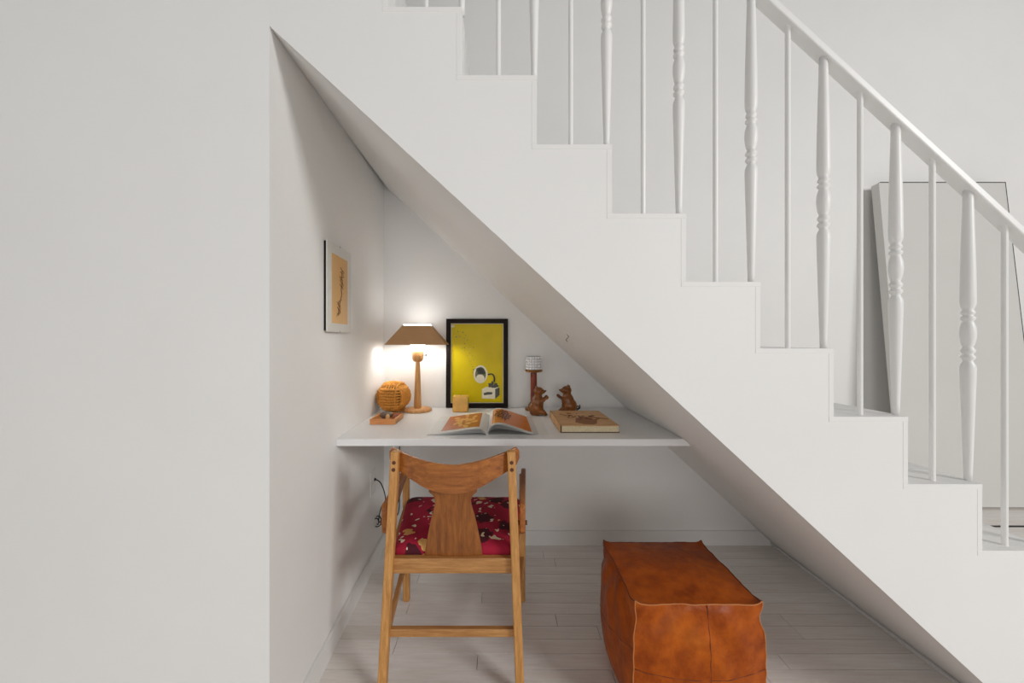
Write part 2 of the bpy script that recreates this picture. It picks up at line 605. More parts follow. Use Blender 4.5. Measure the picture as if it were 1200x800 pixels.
# ------------------------------------------------------------------ desk
DZ = -79
desk_z = EYE + DZ * U
zt, zb = desk_z, desk_z - .0255
dl = lambda D: wall_x(D) * U + .001
Dn, Df_ = .679, .9955
p = [Vector((dl(Dn), Dn * DB, zb)), Vector((sof(zb) - .001, Dn * DB, zb)), Vector((sof(zb) - .001, Df_ * DB, zb)), Vector((dl(Df_), Df_ * DB, zb)),
     Vector((dl(Dn), Dn * DB, zt)), Vector((sof(zt) - .001, Dn * DB, zt)), Vector((sof(zt) - .001, Df_ * DB, zt)), Vector((dl(Df_), Df_ * DB, zt))]
o = link('desk', hexa(NB(), p), M['desk'], org=(-.1, 1.6, zb), bevel=.001, bseg=1)
tag(o, 'white built-in desk top wedged between wall and sloping stair underside', 'desk')

def on_desk(px, D):
    v = pt(px, VY, D); v.z = desk_z
    return v

# ------------------------------------------------------------------ table lamp
M['shade'] = plain('tan lamp shade', (170, 118, 66), .7, var=.04)
def shade_mat():
    m, nt, b = new_mat('tan shade veneer')
    g = noise(nt, coords(nt, (3, 3, 30)), 8, 4)
    nt.links.new(ramp(nt, g, [(.3, lin((186, 142, 98))), (.7, lin((194, 150, 106)))]), b.inputs['Base Color'])
    b.inputs['Roughness'].default_value = .7
    return m
M['shade'] = shade_mat()
m, nt, b = new_mat('lamp glow')
b.inputs['Base Color'].default_value = (1, .95, .85, 1)
b.inputs['Emission Color'].default_value = (1, .97, .94, 1)
b.inputs['Emission Strength'].default_value = 9
M['glow'] = m
m, nt, b = new_mat('lamp bulb glow')
b.inputs['Base Color'].default_value = (1, .97, .92, 1)
b.inputs['Emission Color'].default_value = (.96, .985, 1, 1)
b.inputs['Emission Strength'].default_value = 46
M['bulb'] = m
m, nt, b = new_mat('lit opal diffuser')
b.inputs['Base Color'].default_value = (.95, .93, .9, 1)
b.inputs['Emission Color'].default_value = (1, .97, .94, 1)
b.inputs['Emission Strength'].default_value = 9
M['opal'] = m

LD_ = .946
lc = on_desk(489.5, LD_)
lamp = empty('table_lamp', lc, 'wooden table lamp with tan tapered shade, switched on, on white desk', 'lamp')
link('base', lathe(NB(), lc, [(.066, 0), (.0715, .003), (.0715, .011), (.068, .0145), (.02, .0155)], 40), M['lampwood'], lamp, smooth=False)
link('stem', lathe(NB(), lc, [(.0195, .0155), (.0185, .05), (.0108, .252)], 8), M['lampwood'], lamp)
cup = link('socket_cup', lathe(NB(), lc, [(.012, .250), (.020, .253), (.0265, .262), (.0285, .275), (.0285, .305), (.012, .306)], 32), M['lampwood'], lamp, smooth=True)
bm = NB()
tube(bm, [lc + Vector((.027, -.006, .285)), lc + Vector((.044, -.008, .286))], .0022, 8)
tube(bm, [lc + Vector((.043, -.008, .286)), lc + Vector((.049, -.008, .286))], lambda i: (.0025, .006)[i], 10)
link('switch', bm, M['black'], cup)
link('diffuser', lathe(NB(), lc, [(.030, .307), (.036, .31), (.036, .36), (.030, .366), (.012, .368)], 24), M['glow'], lamp, smooth=True)
link('bulb', lathe(NB(), lc, [(.010, .366), (.014, .374), (.024, .388), (.029, .402), (.027, .414), (.018, .424), (.004, .428)], 24), M['bulb'], lamp, smooth=True)
def frustum(hw0, hd0, z0, hw1, hd1, z1, th):
    bm = NB()
    def ring(hw, hd, z): return [bm.verts.new(lc + Vector((sx * hw, sy * hd, z))) for sx, sy in ((-1, -1), (1, -1), (1, 1), (-1, 1))]
    a = ring(hw0, hd0, z0); b = ring(hw1, hd1, z1); c = ring(hw1 - th, hd1 - th, z1); d_ = ring(hw0 - th, hd0 - th, z0)
    for q, r_ in ((a, b), (b, c), (c, d_), (d_, a)):
        for i in range(4):
            j = (i + 1) % 4
            bm.faces.new((q[i], q[j], r_[j], r_[i]))
    return bm
sz0 = desk_z; zs0 = EYE - 5.4 * U - desk_z; zs1 = EYE + 15.6 * U - desk_z
link('lamp_shade', frustum(.152, .062, zs0, .070, .034, zs1, .003), M['shade'], lamp)
M['lining'] = plain('white shade lining', (240, 238, 234), .6, var=.01)
link('shade_lining', frustum(.1485, .0585, zs0 + .0015, .0665, .0305, zs1 - .001, .0015), M['lining'], lamp)  # unseen white lining, added so the shade bounces more and whiter lamp light
bm = NB(); zz = desk_z + zs1
box(bm, lc.x - .064, lc.x + .064, lc.y - .0285, lc.y + .0285, zz - .003, zz + .0055)
link('top_diffuser', bm, M['opal'], lamp)
cord_pts = [lc + Vector((-.05, .05, .006)), lc + Vector((-.085, .065, .004)), lc + Vector((-.11, .085, .004)), pt(466, 480, .9972) + Vector((0, 0, .004)), pt(468, 492, .9972), pt(468, 560, .9972), pt(467, 600, .993), pt(457, 606, .965), pt(449, 606, .94)]
ctr = pt(442.5, 611, .925)
for k in range(11):
    a = .3 + k * 2 * math.pi / 6
    cord_pts.append(ctr + Vector((.018 * math.cos(a), .004 * k - .02, .024 * math.sin(a))))
cord_pts += [pt(444.5, 603, .925), pt(447, 594, .925), pt(451.5, 586, .925), pt(450, 575, .92), pt(445.5, 565, .91), pt(440, 561.5, .905)]
link('cord', tube(NB(), smoothpath(cord_pts, 7), .0027, 8), M['black'], lamp, smooth=True)
link('plug', tube(NB(), [pt(433.5, 562, .9005), pt(437.5, 561.5, .903), pt(440.5, 561.5, .906)], lambda i: (.009, .010, .0055)[i], 10), M['black'], lamp, smooth=True)

# outlet on the left wall
oc = .897
op = Vector((wall_x(oc) * U, oc * DB, EYE - 150 * U))
outlet = empty('wall_outlet', op - Vector((0, 0, .058)), 'white wall outlet plate holding a black plug under the desk', 'outlet')
box(bm := NB(), op.x - .001, op.x + .005, op.y - .036, op.y + .036, op.z - .058, op.z + .058)
link('plate', bm, M['trim'], outlet, bevel=.002)
for dz in (-.022, .022):
    box(bm := NB(), op.x + .005, op.x + .0065, op.y - .016, op.y + .016, op.z + dz - .014, op.z + dz + .014)
    link('socket', bm, M['wall'], outlet, bevel=.001)

# ------------------------------------------------------------------ framed yellow poster
M['frame'] = plain('dark brown frame', (30, 20, 16), .5, spec=.15)
def poster_mat():
    m, nt, b = new_mat('mustard print')
    v = coords(nt)
    nt.links.new(ramp(nt, noise(nt, v, 6, 3), [(.3, lin((208, 186, 12))), (.7, lin((226, 200, 20)))]), b.inputs['Base Color'])
    b.inputs['Roughness'].default_value = .22
    b.inputs['Specular IOR Level'].default_value = .08
    return m
M['mustard'] = poster_mat()
M['cream_print'] = plain('cream print', (232, 224, 196), .4)
M['ink'] = plain('ink print', (58, 60, 40), .4)
M['ink2'] = plain('olive ink', (104, 106, 70), .4)
M['pale_reflection'] = plain('pale yellow leaf reflection', (220, 206, 84), .4)
pb0 = pt(559, 478, .985); pb0.z = desk_z
pw, ph = .329, .472
py_top = 1.9985
lean = math.asin((py_top - .016 - pb0.y) / ph)
pd = Vector((0, math.sin(lean), math.cos(lean))); pn = Vector((0, -math.cos(lean), math.sin(lean)))
def pp(x, s, n): return pb0 + Vector((x, 0, 0)) + pd * s + pn * n + Vector((0, 0, .003))
poster = empty('framed_poster', pb0, 'mustard yellow poster in dark frame leaning on wall behind the desk', 'poster')
fw = .024
def pbox(x0, x1, s0, s1, n0, n1):
    return hexa(NB(), [pp(x0, s0, n0), pp(x1, s0, n0), pp(x1, s0, n1), pp(x0, s0, n1), pp(x0, s1, n0), pp(x1, s1, n0), pp(x1, s1, n1), pp(x0, s1, n1)])
for args in ((-pw / 2, -pw / 2 + fw, 0, ph), (pw / 2 - fw, pw / 2, 0, ph), (-pw / 2 + fw, pw / 2 - fw, 0, fw), (-pw / 2 + fw, pw / 2 - fw, ph - fw, ph)):
    link('frame_bar', pbox(*args, -.012, .006), M['frame'], poster, bevel=.0015)
iw, ih = pw - 2 * fw, ph - 2 * fw
link('white_border', pbox(-iw / 2, iw / 2, fw, ph - fw, -.008, -.004), M['cream_print'], poster)
art = link('print', pbox(-iw / 2 + .004, iw / 2 - .004, fw + .004, ph - fw - .004, -.004, -.003), M['mustard'], poster)
def flat(poly, n0, mat, name, par):
    """thin patch of print or painted reflection on the poster; poly in metres, x from the centre, s up from the frame's foot"""
    bm = NB()
    prism(bm, [pp(x, s, n0) for x, s in poly], pn * .0004)
    return link(name, bm, mat, par)
def ell(cx, cy, rx, ry, n=28, a0=0, a1=2 * math.pi):
    return [(cx + rx * math.cos(a0 + (a1 - a0) * k / n), cy + ry * math.sin(a0 + (a1 - a0) * k / n)) for k in range(n)]
# picture coordinates: zoom crop (520..600, 370..490) at 6.67x; frame spans x 523-595, y 374-478
def q(zx, zy):
    return ((zx / 6.667 + 520 - 559) * .985 * U, (478 - (zy / 6.667 + 370)) * .985 * U)
ecx, ecy = q(287, 460)
flat(ell(ecx, ecy, .037, .048), -.0029, M['cream_print'], 'printed_oval', art)
flat(ell(ecx, ecy, .0285, .039), -.0024, M['ink2'], 'printed_oval_picture', art)
flat(ell(*q(285, 490), .022, .020), -.0019, M['cream_print'], 'printed_vase', art)
for zx, zy, r in ((272, 425, .014), (292, 428, .016), (308, 445, .013), (285, 446, .014)):
    flat(ell(*q(zx, zy), r, r * .8, 9), -.0018, M['ink'], 'printed_leaf', art)
arm = [q(345, 462), q(365, 458), q(382, 462), q(392, 478), q(396, 500), q(392, 520)]
bm = NB(); tube(bm, smoothpath([pp(x, s, -.0022) for x, s in arm], 4), .0042, 6); link('printed_hose', bm, M['ink'], art)
for zx, zy, a, l in ((362, 540, 2.6, .026), (380, 530, 1.7, .026), (404, 540, .6, .026), (415, 552, .1, .022), (384, 556, 3.4, .024), (396, 556, -.5, .022), (360, 552, 3.0, .018)):
    cx, cy = q(zx, zy)
    ca, sa = math.cos(a), math.sin(a)
    flat([(cx + ca * u * l * .5 - sa * v * .008, cy + sa * u * l * .5 + ca * v * .008) for u, v in ((-1, 0), (-.4, .8), (.3, .9), (1, 0), (.3, -.9), (-.4, -.8))], -.0027 + .0004 * random.random(), M['ink'], 'printed_leaf', art)
flat([q(298, 575), q(402, 575), q(402, 652), q(298, 648)], -.0029, M['cream_print'], 'printed_box_front', art)
flat([q(402, 575), q(436, 562), q(436, 622), q(402, 652)], -.0029, M['ink'], 'printed_box_side', art)
flat([q(298, 575), q(330, 560), q(436, 562), q(402, 575)], -.0029, M['cream_print'], 'printed_box_top', art)
flat([q(312, 606), q(345, 598), q(380, 600), q(378, 616), q(345, 620), q(314, 624)], -.0024, M['ink'], 'printed_slot', art)
flat([q(60, 74), q(84, 74), q(80, 90), q(60, 92)], -.0029, M['cream_print'], 'printed_corner_mark', art)
for k in range(70):  # the pale flecks are leaf reflections painted onto the poster
    t_ = random.random()
    zx = 75 + 190 * t_ ** .8 + random.gauss(0, 28); zy = 110 + 300 * t_ + random.gauss(0, 38)
    if not (66 < zx < 250 and 90 < zy < 450): continue
    cx, cy = q(zx, zy); r = random.uniform(.0012, .0042); a = random.uniform(0, 3)
    flat([(cx + r * math.cos(a + b_) * (1.6 if b_ in (0, 3) else .8), cy + r * math.sin(a + b_)) for b_ in (0, 1.2, 3, 4.4)], -.0029, M['ink2'] if random.random() < .55 else M['pale_reflection'], 'print_or_reflection_fleck', art)

# ------------------------------------------------------------------ amber block candle
M['wax'] = plain('amber wax', (242, 190, 98), .35, var=.1, scale=30)
nt = M['wax'].node_tree; nt.nodes['Principled BSDF'].inputs['Subsurface Weight'].default_value = .3
nt.nodes['Principled BSDF'].inputs['Subsurface Radius'].default_value = (.02, .01, .004)
M['ink_wick'] = plain('burnt wick', (60, 45, 30), .8)
c0 = on_desk(540, .945)
candle = empty('block_candle', c0, 'amber square block candle in front of the yellow poster', 'candle')
bm = NB(); hw = .0385
hexa(bm, [c0 + Vector((sx * hw * .97, sy * .032, 0)) for sx, sy in ((-1, -1), (1, -1), (1, 1), (-1, 1))] + [c0 + Vector((sx * hw, sy * .032, .079)) for sx, sy in ((-1, -1), (1, -1), (1, 1), (-1, 1))])
link('wax_block', bm, M['wax'], candle, bevel=.004, bseg=3)
link('wick', tube(NB(), [c0 + Vector((0, 0, .079)), c0 + Vector((.001, 0, .086))], .001, 6), M['ink_wick'], candle)

# ------------------------------------------------------------------ rope knot ball
M['rope'] = plain('amber rope', (226, 156, 66), .75, var=.2, scale=120)
M['rope_dark'] = plain('dark rope core', (104, 58, 18), .9)
R = .079
rc = on_desk(461.5, .935)
ball = empty('rope_knot_ball', rc, 'large ball knotted from amber rope behind the wooden tray', 'rope ball')
cen = rc + Vector((0, 0, R * 1.0))
rotz = Matrix.Rotation(math.radians(-14), 3, 'Z')
def loops(perm, tilt):
    bm = NB()
    n = 7
    for i in range(n):
        h = (-1 + 2 * (i + .5) / n) * .60
        pts = []
        N = 64
        for k in range(N):
            a = 2 * math.pi * k / N
            ca, sa = math.cos(a), math.sin(a)
            pw_ = 2.15
            rr = (abs(ca) ** pw_ + abs(sa / 1.0) ** pw_) ** (-1 / pw_)
            fall = math.sqrt(max(0, 1 - .42 * h * h))
            v = (ca * rr * .94 * fall, sa * rr * .84 * fall, h)
            v = Vector((v[perm[0]], v[perm[1]], v[perm[2]])) * R * .98
            pts.append(cen + rotz @ v)
        tube(bm, pts, lambda i_: R * (.067 + .014 * math.sin(i_ * 1.9)), 6, closed=True)
    return bm
link('rope_wrap', loops((1, 0, 2), 0), M['rope'], ball, smooth=True)     # around the middle, proud at front and back
link('rope_wrap', loops((0, 2, 1), 0), M['rope'], ball, smooth=True)     # over the sides
link('rope_wrap', loops((2, 1, 0), 0), M['rope'], ball, smooth=True)     # over the top
link('core', ellipsoid(NB(), cen, (R * .76,) * 3), M['rope_dark'], ball, smooth=True)

# ------------------------------------------------------------------ wooden tray and what lies in it
M['tray'] = wood('orange tray wood', (206, 128, 66), (240, 176, 112), 'X', .4, 8, 8)
M['tray_in'] = plain('pale tray lining', (222, 178, 128), .6)
tx0, tx1 = -121.5 * U, -97.8 * U
ty0, ty1 = .798 * DB, .862 * DB
tz = desk_z
tray = empty('wooden_tray', ((tx0 + tx1) / 2, ty0, tz), 'small open orange wooden tray at the desk corner', 'tray')
sh = .012
hexa(bm := NB(), [(tx0 + sh / 2, ty0, tz), (tx1, ty0, tz), (tx1, ty1, tz), (tx0 + sh / 2, ty1, tz), (tx0 + sh / 2, ty0, tz + .006), (tx1, ty0, tz + .006), (tx1, ty1, tz + .006), (tx0 + sh / 2, ty1, tz + .006)])
link('tray_bottom', bm, M['tray_in'], tray)
for a in ((tx0, tx1, ty0 - .006, ty0), (tx0, tx1, ty1, ty1 + .006), (tx0, tx0 + .006, ty0, ty1), (tx1 - .006, tx1, ty0, ty1)):
    link('tray_side', box(NB(), a[0], a[1], a[2], a[3], tz, tz + .024), M['tray'], tray, bevel=.0015)
link('divider', box(NB(), tx1 - .034, tx1 - .030, ty0, ty1, tz + .006, tz + .02), M['tray'], tray)
M['stone'] = plain('grey stone', (112, 92, 78), .5)
M['bead'] = plain('pale wood bead', (230, 182, 124), .45)
M['cork'] = plain('red brown leather', (142, 66, 26), .6)
g = Vector((tx0 + .044, (ty0 + ty1) / 2 + .02, tz + .0225))
tag(link('oval_stone', ellipsoid(NB(), g, (.030, .026, .0165)), M['stone'], org=g - Vector((0, 0, .0165)), smooth=True), 'grey brown oval stone lying in the wooden tray', 'stone')
g = Vector((tx1 - .047, ty0 + .045, tz + .0205))
bm = ellipsoid(NB(), g, (.0095, .0095, .0145))
tag(link('wooden_bead', bm, M['bead'], org=g - Vector((0, 0, .0145)), smooth=True), 'pale egg-shaped wooden bead standing in the tray', 'bead')
g = Vector((tx1 - .018, (ty0 + ty1) / 2 - .01, tz + .006))
tag(link('leather_roll', tube(NB(), [g + Vector((0, -.03, .011)), g + Vector((0, .05, .011))], .011, 12), M['cork'], org=g), 'red brown leather roll along the right side of the tray', 'leather roll')

# ------------------------------------------------------------------ open magazine
M['paper'] = plain('white paper', (232, 231, 228), .5, var=.02)
M['paper_edge'] = plain('page edges', (206, 204, 200), .7, var=.1, scale=300)
M['pic_l'] = plain('orange picture', (196, 104, 44), .35, var=.18, scale=18)
M['pic_r'] = plain('bright orange picture', (222, 126, 34), .35, var=.08, scale=12)
M['pic_pale'] = plain('pale petals', (240, 186, 112), .35)
M['pic_dark'] = plain('dark brown foliage', (104, 44, 16), .4)
mD0, mD1 = .706, .872
mk = .706 * U
spx = (571 - VX) * mk
prof_l = [(-71, .4), (-60, 1.4), (-48, 2.8), (-36, 4.4), (-24, 6.2), (-14, 7.4), (-7, 7.0), (-3, 4.5), (0, 2)]
prof_r = [(0, 2), (1.5, 6), (4.5, 10), (9, 12.6), (15, 13), (22, 11.6), (30, 9.2), (40, 5.8), (49, 2.8), (56, 1.0)]
def sm(prof):
    return [(v.x, v.z) for v in smoothpath([(a, 0, b) for a, b in prof], 4)]
PL, PR = sm(prof_l), sm(prof_r)
my0, my1 = mD0 * DB, mD1 * DB
mag = empty('open_magazine', (spx, my0, desk_z), 'open magazine with two orange pictures lying on the desk', 'magazine')
def sheet(prof, lift, sx=1, sz=1, y0=my0, y1=my1, th=.0006, wob=0):
    """one page following a profile across x, extruded along y"""
    bm = NB()
    n = len(prof)
    rows_ = []
    for y in (y0, y1):
        rows_.append(([bm.verts.new((spx + a * mk * sx, y, desk_z + max(b * mk * sz + lift, .0004) + th)) for a, b in prof],
                      [bm.verts.new((spx + a * mk * sx, y, desk_z + max(b * mk * sz + lift, .0004))) for a, b in prof]))
    (ta, ba), (tb, bb) = rows_
    for i in range(n - 1):
        bm.faces.new((ta[i], ta[i + 1], tb[i + 1], tb[i])); bm.faces.new((ba[i + 1], ba[i], bb[i], bb[i + 1]))
        bm.faces.new((ba[i], ba[i + 1], ta[i + 1], ta[i])); bm.faces.new((tb[i], tb[i + 1], bb[i + 1], bb[i]))
    bm.faces.new((ba[0], ta[0], tb[0], bb[0])); bm.faces.new((ta[-1], ba[-1], bb[-1], tb[-1]))
    return bm
link('page', sheet(PL, 0), M['paper'], mag, smooth=False)
for k, (sx, sz) in enumerate(((.99, .80), (.985, .62), (.98, .45))):
    link('page', sheet(PL, 0, sx, sz), M['paper'], mag)
link('page', sheet(PR, 0), M['paper'], mag)
for k, (sx, sz) in enumerate(((.98, .90), (1.03, .80), (1.0, .68), (1.08, .55))):
    link('page', sheet(PR, 0, sx, sz, y0=my0 + .003 * k), M['paper'] if k % 2 == 0 else M['paper_edge'], mag)
link('cover', box(NB(), spx, spx + 73 * mk, my0 + .004, my1 + .012, desk_z, desk_z + .0007), M['paper'], mag)
link('spine', box(NB(), spx - .004, spx + .004, my0, my1, desk_z, desk_z + .007), M['paper_edge'], mag)
def zprof(prof, a):
    for (a0, b0), (a1, b1) in zip(prof, prof[1:]):
        if a0 <= a <= a1:
            return b0 + (b1 - b0) * (a - a0) / max(a1 - a0, 1e-6)
    return prof[-1][1]
def page_pt(prof, a, s, lift):
    return Vector((spx + a * mk, my0 + (my1 - my0) * s, desk_z + zprof(prof, a) * mk + .0006 + lift))
def pic(prof, a0, a1, s0, s1, lift=.0005, n=16):
    bm = NB()
    r_ = []
    for i in range(n + 1):
        a = a0 + (a1 - a0) * i / n
        r_.append((bm.verts.new(page_pt(prof, a, s0, lift)), bm.verts.new(page_pt(prof, a, s1, lift))))
    for (p0, p1), (q0, q1) in zip(r_, r_[1:]):
        bm.faces.new((p0, q0, q1, p1))
    return bm
pl = link('picture', pic(PL, -56, -10, .10, .92), M['pic_l'], mag)
pr_ = link('picture', pic(PR, 2.5, 53, .07, .93), M['pic_r'], mag)
def blob(prof, ca, cs, ra, rs, ang, lift, kind, par, mat):
    """petal or leaf printed on a page"""
    pts = []
    N = 14
    for k in range(N):
        t_ = 2 * math.pi * k / N
        u, v = math.cos(t_), math.sin(t_) * (.55 + .2 * math.cos(t_))
        x = ra * (u * math.cos(ang) - v * math.sin(ang)); y = rs * (u * math.sin(ang) + v * math.cos(ang))
        pts.append(page_pt(prof, ca + x, min(max(cs + y, .09), .92), lift))
    bm = NB()
    cv = bm.verts.new(page_pt(prof, ca, cs, lift + .0004))
    vv = [bm.verts.new(p_) for p_ in pts]
    for i in range(N): bm.faces.new((cv, vv[i], vv[(i + 1) % N]))
    return link(kind, bm, mat, par)
for k in range(15):
    a = 2.4 * k + .2
    rr = (.45, .85, 1.25)[k % 3]
    blob(PL, -32 + 12 * rr * math.cos(a), .5 + .25 * rr * math.sin(a), 4.6, .10, a + .5, .0012 + .0001 * k, 'printed_petal', pl, M['pic_pale'])
for k in range(26):
    a = 2.4 * k
    rr = math.sqrt(k / 26)
    blob(PR, 19 + 11 * rr * math.cos(a), .56 + .29 * rr * math.sin(a), 2.1, .06, a * 1.7, .0014 + .0001 * k, 'printed_leaf', pr_, M['pic_dark'])
blob(PR, 21, .3, 1.2, .16, 1.57, .0012, 'printed_stem', pr_, M['pic_dark'])

# ------------------------------------------------------------------ brown hardback
M['kraft'] = wood('kraft cover', (200, 152, 100), (226, 184, 134), 'X', .55, 10, 3)
M['kraft_dark'] = plain('dark cover print', (98, 54, 26), .6)
M['kraft_mid'] = plain('brown cover print', (146, 92, 48), .6)
M['leaves_edge'] = plain('cream page block', (226, 210, 174), .7, var=.12, scale=200)
M['bind'] = plain('dark book binding', (84, 52, 30), .6)
bx0, bx1 = (657 - VX) * .725 * U, (726 - VX) * .725 * U
by0, by1 = .725 * DB, .878 * DB
book = empty('brown_book', ((bx0 + bx1) / 2, by0, desk_z), 'thick brown hardback book lying closed beside the bear figurines', 'book')
th = .0285
link('page_block', box(NB(), bx0 + .004, bx1 - .003, by0 + .002, by1 - .003, desk_z + .003, desk_z + th - .003), M['leaves_edge'], book)
link('back_cover', box(NB(), bx0, bx1, by0, by1, desk_z, desk_z + .003), M['bind'], book)
fc = link('front_cover', box(NB(), bx0, bx1, by0, by1, desk_z + th - .003, desk_z + th), M['kraft'], book, bevel=.0006, bseg=1)
link('spine', box(NB(), bx0 - .002, bx0 + .004, by0, by1, desk_z, desk_z + th), M['kraft'], book, bevel=.001)
link('binding_edge', box(NB(), bx0 - .001, bx0 + .004, by0 - .0008, by0, desk_z, desk_z + th), M['bind'], book)
def cov(u, v): return Vector((bx0 + (bx1 - bx0) * u, by0 + (by1 - by0) * v, desk_z + th + .0002))
def covpoly(pts, mat, name, h=.0005):
    bm = NB(); prism(bm, [cov(*p_) for p_ in pts], (0, 0, h)); return link(name, bm, mat, fc)
covpoly([(.30, .18), (.42, .08), (.58, .06), (.66, .12), (.72, .30), (.66, .46), (.52, .52), (.38, .45)], M['kraft_mid'], 'printed_shape')
random.seed(11)
for k in range(34):
    u = random.uniform(.2, .8); v = .48 + .22 * math.sin(u * 5) * .4 + random.gauss(0, .085)
    r = random.uniform(.012, .04)
    a = random.uniform(0, 6)
    covpoly([(u + r * math.cos(a + 1.05 * i) * (.6 + random.random() * .6), v + .8 * r * math.sin(a + 1.05 * i)) for i in range(6)], M['kraft_dark'] if k % 3 else M['kraft_mid'], 'print_or_reflection_fleck', .0006 + .00003 * k)
covpoly([(.62, .5), (.95, .36), (.96, .40), (.66, .56)], M['kraft_mid'], 'printed_branch')
covpoly([(.12, .70), (.22, .62), (.25, .66), (.15, .76)], M['kraft_mid'], 'printed_branch')

# ------------------------------------------------------------------ candle holder with glass cup
M['redwood'] = wood('red brown stem', (110, 42, 18), (150, 62, 28), 'Z', .35)
M['brass'] = plain('aged brass', (150, 104, 52), .32, metal=.7)
M['glasswhite'] = plain('white pressed glass', (246, 246, 248), .12, var=.03)
M['glassgrey'] = plain('grey glass grooves', (186, 188, 192), .2, var=.05)
hc = on_desk(625.5, .962)
hold = empty('candle_holder', hc, 'tall red brown candle holder with brass discs and white studded glass cup', 'candle holder')
link('base_disc', lathe(NB(), hc, [(.044, 0), (.0455, .003), (.0455, .009), (.042, .012), (.016, .0125)], 32), M['brass'], hold, smooth=False)
s_ = .962 * U
link('stem', lathe(NB(), hc, [(.0165, .0125), (.0165, 44.2 * s_)], 20), M['redwood'], hold, smooth=False)
link('top_disc', lathe(NB(), hc, [(.030, 44.2 * s_), (.0445, 45.0 * s_), (.0455, 46.2 * s_), (.044, 47.2 * s_), (.02, 47.3 * s_)], 32), M['brass'], hold)
z0 = 47.3 * s_; ch = 15.5 * s_
cupg = link('glass_cup', lathe(NB(), hc, [(.037, z0), (.0385, z0 + .002), (.0385, z0 + ch), (.034, z0 + ch), (.034, z0 + .006), (.01, z0 + .006)], 32), M['glassgrey'], hold)
bm = NB()
nst, nrow = 18, 5
for r_ in range(nrow):
    zc = z0 + ch * (r_ + .5) / nrow
    for k in range(nst):
        a = 2 * math.pi * k / nst
        ca, sa = math.cos(a), math.sin(a)
        hwid = .0385 * math.pi / nst * .84; hh = ch / nrow * .43
        P_ = []
        for rad_, sc in ((.038, 1), (.0425, .75)):
            for zz, ww in ((-1, -1), (-1, 1), (1, 1), (1, -1)):
                P_.append(hc + Vector((ca * rad_ - sa * ww * hwid * sc, sa * rad_ + ca * ww * hwid * sc, zc + zz * hh * sc)))
        hexa(bm, P_)
link('glass_studs', bm, M['glasswhite'], cupg)['kind'] = 'stuff'

# ------------------------------------------------------------------ carved bears
M['carved'] = wood('carved brown wood', (96, 50, 14), (164, 100, 38), 'Z', .34, 8, 3)
M['carved_dark'] = plain('dark carved detail', (40, 22, 10), .5)
def bear(px, D, facing, k, label):
    c = on_desk(px, D)
    root = empty('bear_figurine', c, label, 'figurine')
    f = facing
    def P(x, z, y=0): return c + Vector((f * x * k, y * k, z * k))
    def E(bm, x, z, rx, rz, ry, ang=0, y=0):
        ellipsoid(bm, P(x, z, y), (rx * k, ry * k, rz * k), Matrix.Rotation(math.radians(ang) * f, 3, 'Y'))
    bm = NB()
    E(bm, -.05, .26, .27, .27, .25)             # haunches
    E(bm, .00, .42, .22, .30, .21, 6)           # belly and chest
    E(bm, .02, .60, .155, .18, .16)             # neck
    E(bm, .05, .80, .18, .155, .17)             # head
    E(bm, .18, .79, .10, .075, .085, -6)        # muzzle
    E(bm, .255, .80, .042, .045, .05)           # nose end
    for s in (-1, 1):
        E(bm, -.02, .935, .045, .065, .035, -10, s * .10)    # ears
        E(bm, .17, .50, .14, .062, .06, -32, s * .13)        # upper arm
        E(bm, .32, .60, .07, .055, .055, -50, s * .12)       # paw
        E(bm, .15, .12, .16, .085, .085, 22, s * .14)        # leg
        E(bm, .27, .05, .075, .045, .055, 10, s * .14)        # foot
    E(bm, -.06, .05, .20, .05, .2)
    o = link('body', bm, M['carved'], root, smooth=True)
    rm = o.modifiers.new('remesh', 'REMESH'); rm.mode = 'VOXEL'; rm.voxel_size = .0028; rm.use_smooth_shade = True
    sm_ = o.modifiers.new('smooth', 'SMOOTH'); sm_.iterations = 4; sm_.factor = .5
    link('nose', ellipsoid(NB(), P(.288, .815), (.026 * k, .03 * k, .026 * k)), M['carved_dark'], root, smooth=True)
    for s in (-1, 1):
        link('eye', ellipsoid(NB(), P(.15, .845, s * .115), (.018 * k,) * 3), M['carved_dark'], root, smooth=True)
    return root, P
bear(629.5, .898, 1, .142, 'carved brown bear figurine with raised paws in front of the candle holder')
r2, P2 = bear(665.5, .917, -1, .142, 'darker carved bear figurine with a curled wire tail behind the brown book')
pts = [P2(-.26, .14), P2(-.33, .12), P2(-.38, .20), P2(-.33, .26), P2(-.30, .20), P2(-.36, .15), P2(-.42, .20), P2(-.40, .30)]
link('curled_tail', tube(NB(), smoothpath(pts, 6), .0026, 6), M['carved_dark'], r2, smooth=True)

# ------------------------------------------------------------------ picture on the left wall
M['clear'] = plain('silver frame edge', (206, 206, 206), .25, var=.02)
M['mat_white'] = plain('white mount', (224, 222, 216), .3, var=.02)
M['ochre'] = plain('ochre print', (228, 176, 96), .35, var=.05, scale=8)
M['sepia'] = plain('sepia drawing', (128, 84, 40), .5)
D0, D1 = .6255, .7366
wz0, wz1 = EYE + 6 * U, EYE + 74 * U
e0 = Vector((wall_x(D0) * U, D0 * DB, 0)); e1 = Vector((wall_x(D1) * U, D1 * DB, 0))
ex = (e1 - e0); wl = ex.length; ex.normalize(); en = Vector((ex.y, -ex.x, 0))
def wp(a, z, n): return e0 + ex * a + en * n + Vector((0, 0, z))
wpic = empty('wall_picture', wp(wl / 2, wz0, 0), 'small ochre print in a clear frame hung on the niche side wall', 'picture')
def wbox(a0, a1, z0, z1, n0, n1):
    return hexa(NB(), [wp(a0, z0, n0), wp(a1, z0, n0), wp(a1, z0, n1), wp(a0, z0, n1), wp(a0, z1, n0), wp(a1, z1, n0), wp(a1, z1, n1), wp(a0, z1, n1)])
